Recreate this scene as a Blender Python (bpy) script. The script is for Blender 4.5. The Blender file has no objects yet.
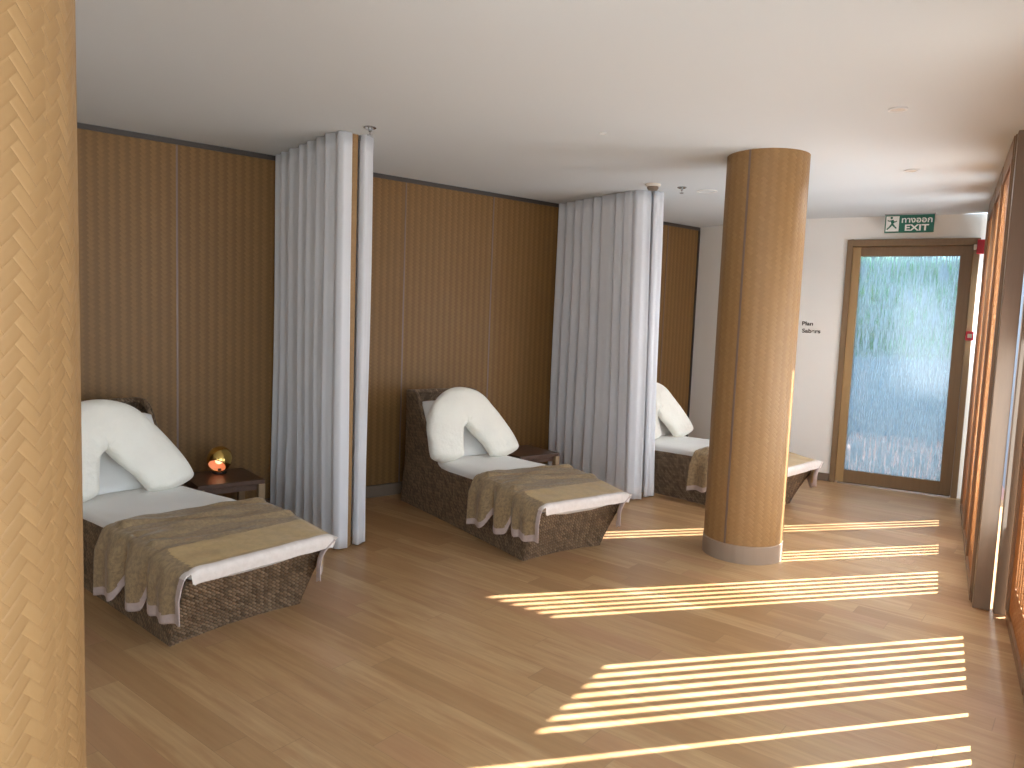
import bpy, bmesh, math, random
from mathutils import Vector, Matrix, noise
random.seed(7)
COL = bpy.context.scene.collection
PI = math.pi
R = math.radians

# ------------------------------------------------------------------ mesh helper
class MB:
    """collects verts / faces with uv in metres and a material slot"""
    def __init__(s):
        s.v = []; s.f = []; s.uv = []; s.mi = []
    def quad(s, pts, uvs=None, mi=0):
        b = len(s.v); s.v += [tuple(p) for p in pts]; s.f.append(tuple(range(b, b + len(pts))))
        s.uv.append(uvs or [(0, 0)] * len(pts)); s.mi.append(mi)
    def box(s, x0, x1, y0, y1, z0, z1, mi=0):
        P = lambda x, y, z: (x, y, z)
        s.quad([P(x0,y0,z0),P(x1,y0,z0),P(x1,y0,z1),P(x0,y0,z1)], [(x0,z0),(x1,z0),(x1,z1),(x0,z1)], mi)
        s.quad([P(x1,y1,z0),P(x0,y1,z0),P(x0,y1,z1),P(x1,y1,z1)], [(x1,z0),(x0,z0),(x0,z1),(x1,z1)], mi)
        s.quad([P(x1,y0,z0),P(x1,y1,z0),P(x1,y1,z1),P(x1,y0,z1)], [(y0,z0),(y1,z0),(y1,z1),(y0,z1)], mi)
        s.quad([P(x0,y1,z0),P(x0,y0,z0),P(x0,y0,z1),P(x0,y1,z1)], [(y1,z0),(y0,z0),(y0,z1),(y1,z1)], mi)
        s.quad([P(x0,y0,z1),P(x1,y0,z1),P(x1,y1,z1),P(x0,y1,z1)], [(x0,y0),(x1,y0),(x1,y1),(x0,y1)], mi)
        s.quad([P(x0,y1,z0),P(x1,y1,z0),P(x1,y0,z0),P(x0,y0,z0)], [(x0,y1),(x1,y1),(x1,y0),(x0,y0)], mi)
    def grid(s, rows, uvrows=None, closed=False, mi=0, mif=None, flip=False):
        nr, nc = len(rows), len(rows[0]); b = len(s.v)
        for r in rows: s.v += [tuple(p) for p in r]
        for i in range(nr - 1):
            for j in range(nc if closed else nc - 1):
                k = (j + 1) % nc
                q = (b+i*nc+j, b+i*nc+k, b+(i+1)*nc+k, b+(i+1)*nc+j)
                if uvrows:
                    uk = uvrows[i][j+1] if len(uvrows[i]) > nc else uvrows[i][k]
                    uk2 = uvrows[i+1][j+1] if len(uvrows[i]) > nc else uvrows[i+1][k]
                    u = [uvrows[i][j], uk, uk2, uvrows[i+1][j]]
                else: u = [(0, 0)] * 4
                if flip: q = q[::-1]; u = u[::-1]
                s.f.append(q); s.uv.append(u); s.mi.append(mif(i, j) if mif else mi)
    def fan(s, ring, mi=0, flip=False, uvf=None):
        b = len(s.v); s.v += [tuple(p) for p in ring]
        f = list(range(b, b + len(ring)))
        u = [(p[0], p[1]) for p in ring]
        if flip: f = f[::-1]; u = u[::-1]
        s.f.append(tuple(f)); s.uv.append(u); s.mi.append(mi)
    def lathe(s, prof, n=32, c=(0, 0), mi=0):
        rows = []; uvs = []
        for r, z in prof:
            rows.append([(c[0]+r*math.cos(2*PI*k/n), c[1]+r*math.sin(2*PI*k/n), z) for k in range(n)])
            rr = max(p[0] for p in prof)
            uvs.append([(rr*2*PI*k/n, z) for k in range(n + 1)])
        s.grid(rows, uvs, closed=True, mi=mi)
    def build(s, name, mats, parent=None, smooth=False, bevel=0, merge=False, weld=0.0):
        me = bpy.data.meshes.new(name)
        me.from_pydata(s.v, [], s.f)
        for m in (mats if isinstance(mats, (list, tuple)) else [mats]): me.materials.append(m)
        uvl = me.uv_layers.new(name='UVMap')
        k = 0
        for p, u, mi in zip(me.polygons, s.uv, s.mi):
            p.material_index = mi; p.use_smooth = smooth
            for a in u: uvl.data[k].uv = a; k += 1
        if merge or smooth or bevel:
            bm = bmesh.new(); bm.from_mesh(me); bmesh.ops.remove_doubles(bm, verts=bm.verts, dist=1e-5)
            bmesh.ops.recalc_face_normals(bm, faces=bm.faces)
            bm.to_mesh(me); bm.free()
        me.update()
        o = bpy.data.objects.new(name, me); COL.objects.link(o)
        if parent: o.parent = parent
        if bevel:
            m = o.modifiers.new('bevel', 'BEVEL'); m.width = bevel; m.segments = 2; m.limit_method = 'ANGLE'; m.angle_limit = R(40)
        return o

def empty(name, loc=(0, 0, 0), rz=0.0):
    o = bpy.data.objects.new(name, None); COL.objects.link(o); o.location = loc; o.rotation_euler = (0, 0, rz)
    o.empty_display_size = .1
    return o
def tag(o, label=None, cat=None, group=None, kind=None):
    if label: o['label'] = label
    if cat: o['category'] = cat
    if group: o['group'] = group
    if kind: o['kind'] = kind
    return o
def struct(o): o['kind'] = 'structure'; return o
def copy_tree(o, parent=None):
    c = o.copy(); COL.objects.link(c); c.parent = parent
    for ch in [x for x in bpy.data.objects if x.parent == o]: copy_tree(ch, c)
    return c

# ------------------------------------------------------------------ materials
class NT:
    def __init__(s, name):
        s.m = bpy.data.materials.new(name); s.m.use_nodes = True
        s.t = s.m.node_tree; s.n = s.t.nodes; s.l = s.t.links
        s.b = s.n['Principled BSDF']; s.out = s.n['Material Output']
    def new(s, t, **k):
        n = s.n.new(t)
        for a, v in k.items(): setattr(n, a, v)
        return n
    def put(s, sock, v):
        if hasattr(v, 'node'): s.l.new(v, sock)
        else: sock.default_value = v
    def math(s, op, a, b=0.0, c=0.0):
        n = s.new('ShaderNodeMath', operation=op)
        s.put(n.inputs[0], a); s.put(n.inputs[1], b)
        if op in ('MULTIPLY_ADD', 'WRAP', 'PINGPONG', 'SMOOTH_MIN'): s.put(n.inputs[2], c)
        return n.outputs[0]
    def uv(s):
        n = s.new('ShaderNodeTexCoord'); x = s.new('ShaderNodeSeparateXYZ'); s.l.new(n.outputs['UV'], x.inputs[0])
        return n.outputs['UV'], x.outputs[0], x.outputs[1]
    def comb(s, x, y, z=0.0):
        n = s.new('ShaderNodeCombineXYZ'); s.put(n.inputs[0], x); s.put(n.inputs[1], y); s.put(n.inputs[2], z); return n.outputs[0]
    def white(s, v):
        n = s.new('ShaderNodeTexWhiteNoise', noise_dimensions='3D'); s.l.new(v, n.inputs['Vector']); return n.outputs['Value']
    def noise(s, v, scale, detail=3.0, rough=.5):
        n = s.new('ShaderNodeTexNoise'); s.put(n.inputs['Scale'], scale); s.put(n.inputs['Detail'], detail); s.put(n.inputs['Roughness'], rough)
        if v is not None: s.l.new(v, n.inputs['Vector'])
        return n.outputs['Fac']
    def mix(s, f, a, b, blend='MIX'):
        n = s.new('ShaderNodeMix', data_type='RGBA', blend_type=blend)
        s.put(n.inputs[0], f); s.put(n.inputs[6], a); s.put(n.inputs[7], b); return n.outputs[2]
    def ramp(s, f, stops):
        n = s.new('ShaderNodeValToRGB'); e = n.color_ramp.elements
        while len(e) < len(stops): e.new(.5)
        for k, (p, c) in enumerate(stops): e[k].position = p; e[k].color = (*c, 1)
        s.l.new(f, n.inputs[0]); return n.outputs[0]
    def bump(s, h, strength=.5, dist=.01):
        n = s.new('ShaderNodeBump'); n.inputs['Strength'].default_value = strength; n.inputs['Distance'].default_value = dist
        s.l.new(h, n.inputs['Height']); s.l.new(n.outputs[0], s.b.inputs['Normal']); return n
    def mapping(s, v, sc):
        n = s.new('ShaderNodeVectorMath', operation='MULTIPLY'); s.l.new(v, n.inputs[0]); n.inputs[1].default_value = sc; return n.outputs[0]

def plain(name, col, rough=.5, metal=0.0, noise_amt=.06, nscale=30, bump=0.0, spec=.5, emit=None, estr=0.0):
    t = NT(name)
    tc = t.new('ShaderNodeTexCoord')
    f = t.noise(tc.outputs['Object'], nscale, 4)
    c0 = tuple(max(0, x * (1 - noise_amt)) for x in col) + (1,); c1 = tuple(min(1, x * (1 + noise_amt)) for x in col) + (1,)
    t.l.new(t.mix(f, c0, c1), t.b.inputs['Base Color'])
    t.b.inputs['Roughness'].default_value = rough; t.b.inputs['Metallic'].default_value = metal
    t.b.inputs['Specular IOR Level'].default_value = spec
    if bump: t.bump(f, bump, .01)
    if emit: t.b.inputs['Emission Color'].default_value = (*emit, 1); t.b.inputs['Emission Strength'].default_value = estr
    return t.m

def woven(name, w, ca, cb, cc, rough=.5, bstr=.6, bdist=.004, twill=True, band=.10, spec=.4):
    """diagonal twill weave: two families of strips at 45 degrees, vertical zigzag bands"""
    t = NT(name); uv, u, v = t.uv()
    k = 1 / (w * math.sqrt(2))
    a = t.math('MULTIPLY', t.math('ADD', u, v), k); b = t.math('MULTIPLY', t.math('SUBTRACT', u, v), k)
    i = t.math('FLOOR', a); j = t.math('FLOOR', b)
    fa = t.math('SUBTRACT', a, i); fb = t.math('SUBTRACT', b, j)
    md = t.math('WRAP', t.math('ADD', i, j), 4.0 if twill else 2.0, 0.0)
    over = t.math('LESS_THAN', md, 1.5 if twill else .5)       # 1: strips of the a family on top
    inv = t.math('SUBTRACT', 1.0, over)
    cross = t.math('ADD', t.math('MULTIPLY', over, fb), t.math('MULTIPLY', inv, fa))
    # pillow profile across the strip
    d = t.math('ABSOLUTE', t.math('SUBTRACT', cross, .5))
    prof = t.math('SUBTRACT', 1.0, t.math('POWER', t.math('MULTIPLY', d, 2.0), 5.0))
    # along-strip dive under the neighbours
    along = t.math('ADD', t.math('MULTIPLY', over, fa), t.math('MULTIPLY', inv, fb))
    par = t.math('WRAP', md, 2.0, 0.0)
    al = t.math('MULTIPLY', t.math('ADD', par, along), .5)
    if not twill: al = along
    dv = t.math('SUBTRACT', 1.0, t.math('POWER', t.math('MULTIPLY', t.math('ABSOLUTE', t.math('SUBTRACT', al, .5)), 2.0), 3.0))
    h = t.math('ADD', t.math('MULTIPLY', prof, .7), t.math('MULTIPLY', dv, .5))
    idv = t.comb(t.math('ADD', t.math('MULTIPLY', over, j), t.math('MULTIPLY', inv, i)), over, t.math('FLOOR', t.math('MULTIPLY', t.math('ADD', i, j), .25)))
    wn = t.white(idv)
    n1 = t.noise(uv, 3.0, 3)
    col = t.mix(wn, (*ca, 1), (*cb, 1))
    col = t.mix(t.math('MULTIPLY', over, band * 4), col, (*cc, 1))  # one strip family toned darker, in place of its different sheen
    fine = t.noise(t.mapping(uv, (220, 14, 1)), 1.0, 2)
    col = t.mix(t.math('MULTIPLY', fine, .25), col, (ca[0]*.7, ca[1]*.66, ca[2]*.6, 1))
    col = t.mix(t.math('MULTIPLY', n1, .25), col, (*cc, 1))
    t.l.new(col, t.b.inputs['Base Color'])
    t.b.inputs['Roughness'].default_value = rough; t.b.inputs['Specular IOR Level'].default_value = spec
    t.bump(h, bstr, bdist)
    return t.m

def wicker(name, w, ca, cb):
    """coarse round strands laid in slanting courses"""
    t = NT(name); uv, u, v = t.uv()
    a = t.math('DIVIDE', t.math('ADD', v, t.math('MULTIPLY', u, .7)), w)
    i = t.math('FLOOR', a); fa = t.math('SUBTRACT', a, i)
    b = t.math('ADD', t.math('DIVIDE', t.math('SUBTRACT', u, t.math('MULTIPLY', v, .5)), w * 2.4), t.math('MULTIPLY', t.math('WRAP', i, 2.0, 0.0), .5))
    j = t.math('FLOOR', b); fb = t.math('SUBTRACT', b, j)
    pa = t.math('SINE', t.math('MULTIPLY', fa, PI)); pb = t.math('SINE', t.math('MULTIPLY', fb, PI))
    h = t.math('MULTIPLY', t.math('POWER', pa, .6), t.math('POWER', pb, .5))
    wn = t.white(t.comb(i, j, 0.0))
    col = t.mix(wn, (*ca, 1), (*cb, 1))
    gap = t.math('LESS_THAN', h, .35)
    col = t.mix(t.math('MULTIPLY', gap, .75), col, (ca[0]*.35, ca[1]*.32, ca[2]*.3, 1))
    t.l.new(col, t.b.inputs['Base Color']); t.b.inputs['Roughness'].default_value = .5
    t.bump(h, .9, .006)
    return t.m

def floor_mat():
    t = NT('oak_planks'); tc = t.new('ShaderNodeTexCoord')
    mp = t.new('ShaderNodeMapping'); mp.inputs['Rotation'].default_value = (0, 0, R(38.5)); t.l.new(tc.outputs['Object'], mp.inputs[0])
    x = t.new('ShaderNodeSeparateXYZ'); t.l.new(mp.outputs[0], x.inputs[0]); u, v = x.outputs[0], x.outputs[1]
    row = t.math('FLOOR', t.math('DIVIDE', v, .13)); fv = t.math('FRACT', t.math('DIVIDE', v, .13))
    off = t.white(t.comb(row, 3.0, 0.0))
    uu = t.math('ADD', t.math('DIVIDE', u, 1.15), t.math('MULTIPLY', off, 5.0))
    cl = t.math('FLOOR', uu); fu = t.math('FRACT', uu)
    wn = t.white(t.comb(row, cl, 0.0)); wn2 = t.white(t.comb(row, cl, 5.0))
    base = t.ramp(wn, [(0, (.35,.195,.085)), (.25, (.42,.25,.115)), (.6, (.48,.295,.14)), (1, (.54,.355,.18))])
    gv = t.comb(t.math('ADD', u, t.math('MULTIPLY', wn, 37.0)), t.math('MULTIPLY', v, 22.0), wn)
    g = t.noise(gv, 2.2, 6, .62)
    g2 = t.noise(t.comb(u, t.math('MULTIPLY', v, 3.0), wn), 2.5, 3)
    gm = t.ramp(g, [(.35, (0,0,0)), (.65, (1,1,1))])
    base = t.mix(t.math('MULTIPLY', gm, .38), base, (.26,.14,.06, 1))
    g3 = t.noise(t.comb(t.math('MULTIPLY', u, 1.2), t.math('MULTIPLY', v, 9.0), wn), 2.0, 4, .6)
    base = t.mix(t.math('MULTIPLY', t.ramp(g3, [(.48, (0,0,0)), (.66, (1,1,1))]), .62), base, (.33,.165,.07, 1))
    base = t.mix(t.math('MULTIPLY', g2, .3), base, (.48,.295,.15, 1))
    base = t.mix(t.math('MULTIPLY', t.math('GREATER_THAN', wn2, .8), .3), base, (.44,.23,.13, 1))
    e1 = t.math('LESS_THAN', fv, .012); e2 = t.math('LESS_THAN', fu, .0025)
    e = t.math('MAXIMUM', e1, e2)
    base = t.mix(t.math('MULTIPLY', e, .4), base, (.14,.08,.04, 1))
    t.l.new(base, t.b.inputs['Base Color'])
    t.put(t.b.inputs['Roughness'], t.math('MULTIPLY_ADD', g, .16, .28))
    t.b.inputs['Specular IOR Level'].default_value = .45
    h = t.math('SUBTRACT', t.math('MULTIPLY', g, .15), e)
    t.bump(h, .25, .0015)
    return t.m

def fabric(name, col, rough=.9, transl=0.0, wr=.0, wscale=6, sheen=.2, weave=900):
    t = NT(name); tc = t.new('ShaderNodeTexCoord')
    n = t.noise(tc.outputs['Object'], wscale, 4)
    n2 = t.noise(tc.outputs['Object'], weave, 1)
    c = t.mix(n, tuple(x*.94 for x in col)+(1,), tuple(min(1, x*1.03) for x in col)+(1,))
    t.l.new(c, t.b.inputs['Base Color']); t.b.inputs['Roughness'].default_value = rough
    t.b.inputs['Sheen Weight'].default_value = sheen; t.b.inputs['Specular IOR Level'].default_value = .2
    h = t.math('ADD', t.math('MULTIPLY', n, wr), t.math('MULTIPLY', n2, .02))
    t.bump(h, .6, .03)
    if transl:
        tr = t.new('ShaderNodeBsdfTranslucent'); t.l.new(c, tr.inputs[0])
        mx = t.new('ShaderNodeMixShader'); mx.inputs[0].default_value = transl
        t.l.new(t.b.outputs[0], mx.inputs[1]); t.l.new(tr.outputs[0], mx.inputs[2]); t.l.new(mx.outputs[0], t.out.inputs[0])
    return t.m

def throw_mat(name, base, alt, rough=.45, sheen=.6, freq=1.0):
    t = NT(name); uv, u, v = t.uv()
    n = t.noise(t.mapping(uv, (1, 1, 1)), 55 * freq, 5, .65)
    n2 = t.noise(uv, 7, 3)
    f = t.ramp(n, [(.42, (0,0,0)), (.58, (1,1,1))])
    c = t.mix(f, (*base, 1), (*alt, 1)); c = t.mix(t.math('MULTIPLY', n2, .35), c, (*base, 1))
    t.l.new(c, t.b.inputs['Base Color']); t.b.inputs['Roughness'].default_value = rough
    t.b.inputs['Sheen Weight'].default_value = sheen; t.b.inputs['Specular IOR Level'].default_value = .55
    t.bump(t.math('ADD', n, t.math('MULTIPLY', n2, 2.0)), .35, .004)
    return t.m

def wood(name, ca, cb, rough=.45, sc=1.0):
    t = NT(name); tc = t.new('ShaderNodeTexCoord')
    g = t.noise(t.mapping(tc.outputs['Object'], (40*sc, 40*sc, 2.5*sc)), 1.0, 5, .6)
    t.l.new(t.mix(g, (*ca, 1), (*cb, 1)), t.b.inputs['Base Color']); t.b.inputs['Roughness'].default_value = rough
    t.bump(g, .15, .002)
    return t.m

def rain_glass():
    t = NT('rain_glass'); uv, u, v = t.uv()
    w1 = t.noise(t.comb(u, t.math('MULTIPLY', v, 4.0)), 5.0, 3)
    uu = t.math('ADD', u, t.math('MULTIPLY', w1, .02))
    n = t.noise(t.comb(t.math('MULTIPLY', uu, 62.0), t.math('MULTIPLY', v, 4.5)), 1.0, 3, .65)
    f = t.ramp(n, [(.38, (.0,.0,.0)), (.5, (.45,.45,.45)), (.62, (1,1,1))])
    tr = t.new('ShaderNodeBsdfTranslucent'); tr.inputs[0].default_value = (.50,.62,.68,1)
    rf = t.new('ShaderNodeBsdfRefraction'); rf.inputs['IOR'].default_value = 1.12; rf.inputs['Roughness'].default_value = .16; rf.inputs[0].default_value = (.78,.92,.96,1)
    bp = t.new('ShaderNodeBump'); bp.inputs['Strength'].default_value = .5; bp.inputs['Distance'].default_value = .01; t.l.new(n, bp.inputs['Height']); t.l.new(bp.outputs[0], rf.inputs['Normal'])
    mx = t.new('ShaderNodeMixShader'); t.l.new(f, mx.inputs[0]); t.l.new(rf.outputs[0], mx.inputs[1]); t.l.new(tr.outputs[0], mx.inputs[2])
    gl = t.new('ShaderNodeBsdfGlossy'); gl.inputs['Roughness'].default_value = .1
    m2 = t.new('ShaderNodeMixShader'); m2.inputs[0].default_value = .05; t.l.new(mx.outputs[0], m2.inputs[1]); t.l.new(gl.outputs[0], m2.inputs[2])
    t.l.new(m2.outputs[0], t.out.inputs[0])
    return t.m

M = dict(
    woven=woven('woven_bamboo', .021, (.305,.175,.070), (.34,.20,.082), (.26,.146,.056), rough=.5, bstr=.35, bdist=.0035, band=.14),
    wovend=woven('woven_bamboo_wall', .022, (.225,.120,.037), (.245,.131,.041), (.165,.086,.026), rough=.5, bstr=.3, bdist=.004, band=.2),
    floor=floor_mat(),
    white=plain('white_paint', (.85,.86,.84), .85, noise_amt=.015, nscale=3, spec=.2),
    ceil=plain('ceiling_paint', (.665,.70,.72), .9, noise_amt=.01, nscale=2, spec=.15),
    dark=plain('dark_trim', (.055,.045,.04), .5),
    base=wood('taupe_baseboard', (.16,.115,.08), (.20,.15,.105), .6, .4),
    ring=wood('taupe_ring', (.28,.21,.155), (.34,.26,.195), .5, .4),
    seam=plain('bronze_seam', (.20,.14,.11), .35, .3),
    wick=wicker('dark_wicker', .017, (.125,.078,.044), (.30,.205,.125)),
    sheet=fabric('white_sheet', (.82,.815,.79), .85, wr=.25, wscale=5),
    pillow=fabric('white_pillow_cotton', (.84,.82,.74), .85, wr=1.3, wscale=7),
    curtain=fabric('white_curtain_voile', (.82,.83,.86), .9, transl=.28, wr=.0, wscale=3),
    hem=fabric('curtain_hem', (.84,.84,.86), .9, transl=.1),
    throw=throw_mat('taupe_jacquard', (.34,.24,.125), (.20,.135,.075), sheen=.15),
    gold=throw_mat('gold_satin', (.52,.37,.18), (.44,.31,.15), rough=.36, sheen=.1, freq=.4),
    bord=throw_mat('pale_mauve_border', (.50,.40,.37), (.43,.34,.32), rough=.45, sheen=.15, freq=.5),
    bordw=throw_mat('white_border', (.70,.63,.58), (.64,.57,.52), rough=.5, sheen=.15, freq=.5),
    tabletop=wood('dark_table_wood', (.045,.022,.014), (.10,.05,.03), .35),
    tableleg=wood('light_table_leg', (.26,.18,.10), (.34,.24,.14), .5),
    brass=plain('polished_brass', (.80,.57,.18), .16, 1.0, .02),
    black=plain('black_metal', (.02,.02,.02), .4, .5),
    lampin=plain('lamp_inner_enamel', (.85,.55,.38), .4, 0, .02),
    bulb=plain('lamp_bulb_glow', (1,.8,.6), .4, emit=(1,.56,.30), estr=1.6),
    frame=wood('door_frame_wood', (.18,.11,.05), (.25,.16,.08), .45),
    leaf=wood('door_wood_lit', (.33,.21,.085), (.42,.275,.12), .42),  # lit tan of the left stile painted into this wood tone
    post=wood('taupe_post_wood', (.19,.13,.085), (.26,.185,.125), .4),
    screen=woven('orange_woven_screen', .022, (.36,.17,.065), (.48,.25,.10), (.24,.11,.04), rough=.5, bstr=.8, bdist=.006),
    sframe=wood('screen_frame_wood', (.24,.14,.075), (.33,.20,.11), .45),
    glass=rain_glass(),
    green=plain('exit_green', (.0,.13,.085), .4, noise_amt=.02),
    signw=plain('sign_white', (.80,.85,.83), .5, noise_amt=.02),
    red=plain('alarm_red', (.50,.012,.03), .4),
    plast=plain('white_plastic', (.72,.66,.58), .45, noise_amt=.02),
    chrome=plain('chrome', (.45,.45,.45), .25, 1.0),
    ink=plain('black_lettering', (.03,.03,.03), .6),
    track=plain('curtain_track_white', (.75,.75,.74), .4),
    leafg=plain('hedge_leaf_green', (.10,.20,.09), .7, noise_amt=.6, nscale=9),
    terr=plain('terracotta_paving', (.62,.34,.30), .8, noise_amt=.2, nscale=5),
    stone=plain('outdoor_stone', (.5,.48,.45), .8, noise_amt=.15, nscale=2),
    bluew=plain('pale_garden_wall', (.27,.33,.40), .8, noise_amt=.1, nscale=2),
)

def add_translucent(m, f, col):
    nt = m.node_tree; b = nt.nodes['Principled BSDF']; o = nt.nodes['Material Output']
    t = nt.nodes.new('ShaderNodeBsdfTranslucent'); t.inputs[0].default_value = (*col, 1)
    x = nt.nodes.new('ShaderNodeMixShader'); x.inputs[0].default_value = f
    nt.links.new(b.outputs[0], x.inputs[1]); nt.links.new(t.outputs[0], x.inputs[2]); nt.links.new(x.outputs[0], o.inputs[0])
add_translucent(M['screen'], .15, (.70,.36,.15))
# ------------------------------------------------------------------ layout frames
HC = 2.65
A0 = R(38.9); P0 = Vector((-2.769, 4.748, 0))          # panelled wall: local x along it, local y into it
def WF(name): return empty(name, P0, A0)
def Wp(s, d, z=0): return P0 + Vector((math.cos(A0)*s + math.sin(A0)*d, math.sin(A0)*s - math.cos(A0)*d, z))
AV = R(60); Q0 = Vector((2.682, 4.115, 0))             # window wall: V along it, M outwards
V = Vector((math.cos(AV), math.sin(AV), 0)); Mn = Vector((math.sin(AV), -math.cos(AV), 0))
def Qp(v, m, z=0): return Q0 + V*v + Mn*m + Vector((0, 0, z))
D0 = Vector((3.321, 7.415, 0)); AD = R(-29.8)          # door wall: local x along it, local y outwards
def at_frame(o, p, a): o.location = p; o.rotation_euler = (0, 0, a); return o

# ------------------------------------------------------------------ room shell
def slab(name, z0, z1, mat, pts):
    mb = MB(); bot = [(x, y, z0) for x, y in pts]; top = [(x, y, z1) for x, y in pts]
    mb.fan(bot, flip=True); mb.fan(top)
    for i in range(len(pts)):
        j = (i+1) % len(pts); mb.quad([bot[i], bot[j], top[j], top[i]])
    return struct(mb.build(name, mat))
cor = P0 + Vector((math.cos(A0), math.sin(A0), 0)) * 6.243             # end of the panelled wall
dw = Vector((math.cos(AD), math.sin(AD), 0))
bend = D0 - dw * .81
dend = D0 + dw * 1.22
wl = Wp(-3.4, 0)
qfar = Qp(3.1, .0)
qn = Qp(-7.6, .165)
plan = [(wl.x, wl.y), (cor.x, cor.y), (bend.x, bend.y), (dend.x, dend.y), (qfar.x, qfar.y)]
corner_b = Vector((wl.x + 2.4, -4.6, 0))
# floor and ceiling reach to the outer faces
fl = [(-6.6, 2.6), (-5.9, 3.0), (cor.x+.02, cor.y+.14), (3.0, 8.05), (4.75, 6.85), (Qp(0, .30).x, Qp(0, .30).y), (Qp(-6.6, .30).x, Qp(-6.6, .30).y), (Qp(-6.6, -4.6).x, Qp(-6.6, -4.6).y)]
slab('floor', -.12, 0, M['floor'], fl)
cl_ = fl[:5] + [(Qp(0, .04).x, Qp(0, .04).y), (Qp(0, .24).x, Qp(0, .24).y), (Qp(-6.6, .24).x, Qp(-6.6, .24).y), fl[-1]]
cl_[4] = (Qp(3.12, .04).x, Qp(3.12, .04).y)
slab('ceiling', HC, HC+.2, M['ceil'], cl_)

# panelled wall (local frame W)
w = struct(at_frame(MB().build('wall_left', M['dark']), P0, A0)) if False else None
mb = MB(); mb.box(-3.6, 6.30, .012, .14, 0, HC)
wall = struct(mb.build('wall_left', M['dark'])); at_frame(wall, P0, A0)
seams = [-3.4, -2.15, -1.24, -.33, .574, 1.465, 2.353, 3.262, 4.16, 5.06, 5.69, 6.225]
for i in range(len(seams)-1):
    a, b = seams[i] + .006, seams[i+1] - .006
    mb = MB(); mb.box(a, b, -.006, .013, .105, HC-.035)
    mb.build('panel', M['wovend'], wall)
    mb = MB(); mb.box(b, b+.012, -.009, .013, .105, HC-.035)
    if i < len(seams)-2: mb.build('seam_strip', M['seam'], wall)
mb = MB(); mb.box(-3.4, 6.243, -.014, .013, 0, .10); bb = struct(mb.build('baseboard_left', M['base'], bevel=.003)); at_frame(bb, P0, A0)
mb = MB(); mb.box(-3.4, 6.243, -.016, .013, HC-.035, HC-.001); tr = struct(mb.build('trim_1', M['dark'])); at_frame(tr, P0, A0)
mb = MB(); mb.box(6.225, 6.243, -.02, .013, .1, HC-.035); tr = struct(mb.build('trim_2', M['dark'])); at_frame(tr, P0, A0)

def wall_seg(name, p, q, th=.12, z0=0, z1=HC, mat=None):
    d = q - p; L = d.length; a = math.atan2(d.y, d.x)
    mb = MB(); mb.box(0, L, 0, th, z0, z1)
    o = struct(mb.build(name, mat or M['white'])); return at_frame(o, Vector((p.x, p.y, 0)), a)
wall_seg('wall_corner', cor, bend)
# door wall with opening
mb = MB(); DL = -.81; DR = 1.30
mb.box(DL, -.045, 0, .12, 0, HC); mb.box(1.055, DR, 0, .12, 0, HC); mb.box(-.045, 1.055, 0, .12, 2.425, HC)
o = struct(mb.build('wall_back', M['white'])); at_frame(o, D0, AD)
mb = MB(); mb.box(DL+.02, -.06, -.012, 0, 0, .08); o = struct(mb.build('baseboard_back', M['base'], bevel=.003)); at_frame(o, D0, AD)
# walls behind the photographer
a1 = Wp(-3.4, 0); a2 = Qp(-6.4, -4.5)
wall_seg('wall_front', a2, a1)
mb = MB()                                    # rear wall (local x = V, local y = -M) with an added opening for the rear fill lamp
mb.box(-6.52, -6.4, -.165, 4.5, 0, .25); mb.box(-6.52, -6.4, -.165, 4.5, 2.5, HC); mb.box(-6.52, -6.4, -.165, -.08, .25, 2.5); mb.box(-6.52, -6.4, 1.1, 4.5, .25, 2.5)
o = struct(mb.build('wall_rear', M['white'])); at_frame(o, Q0, AV)

# ---- door
door = struct(at_frame(empty('door_1'), D0, AD))
mb = MB()
mb.box(-.056, -.006, -.03, .11, 0, 2.43); mb.box(1.012, 1.062, -.03, .11, 0, 2.43); mb.box(-.006, 1.012, -.03, .11, 2.365, 2.43)
mb.build('door_frame', M['frame'], door, bevel=.004)
mb = MB(); mb.box(-.006, .07, .02, .065, .012, 2.363)
mb.build('door_stile', M['leaf'], door, bevel=.003)
mb = MB(); mb.box(.915, 1.01, .02, .065, .012, 2.363); mb.box(.07, .915, .02, .065, 2.27, 2.363); mb.box(.07, .915, .02, .065, .012, .135)
mb.build('door_rail', M['frame'], door, bevel=.003)
mb = MB(); mb.box(.07, .915, .037, .047, .135, 2.27); mb.build('door_pane', M['glass'], door)
mb = MB(); mb.box(.02, 1.0, -.02, .09, 0, .012); mb.build('threshold', M['chrome'], door)

# ---- exit sign hanging over the door
sg = at_frame(empty('exit_sign'), D0 + dw*.475 + Vector((0,0,2.475)) - Vector((-math.sin(AD), math.cos(AD), 0))*.14, AD)
tag(sg, 'green and white EXIT sign hanging from the ceiling above the door', 'sign')
mb = MB(); mb.box(-.205, .205, -.012, .012, 0, .165); mb.build('sign_board', M['green'], sg, bevel=.003)
mb = MB(); mb.box(-.195, -.085, -.0145, -.0115, .012, .153); mb.build('pictogram_panel', M['signw'], sg)
mb = MB(); mb.box(-.21, .21, -.02, .02, .163, .175); mb.build('ceiling_bracket', M['chrome'], sg)
def seg2(mb, x0, z0, x1, z1, w, y=-.0165):
    d = Vector((x1-x0, z1-z0)).normalized(); n = Vector((-d.y, d.x))*w/2
    pts = [(x0+n.x, z0+n.y), (x0-n.x, z0-n.y), (x1-n.x, z1-n.y), (x1+n.x, z1+n.y)]
    f = [(a, y, b) for a, b in pts]; g = [(a, -.0143, b) for a, b in pts]
    mb.quad(f); mb.quad(g[::-1])
    for i in range(4): mb.quad([f[i], g[i], g[(i+1)%4], f[(i+1)%4]])
mb = MB()
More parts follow.
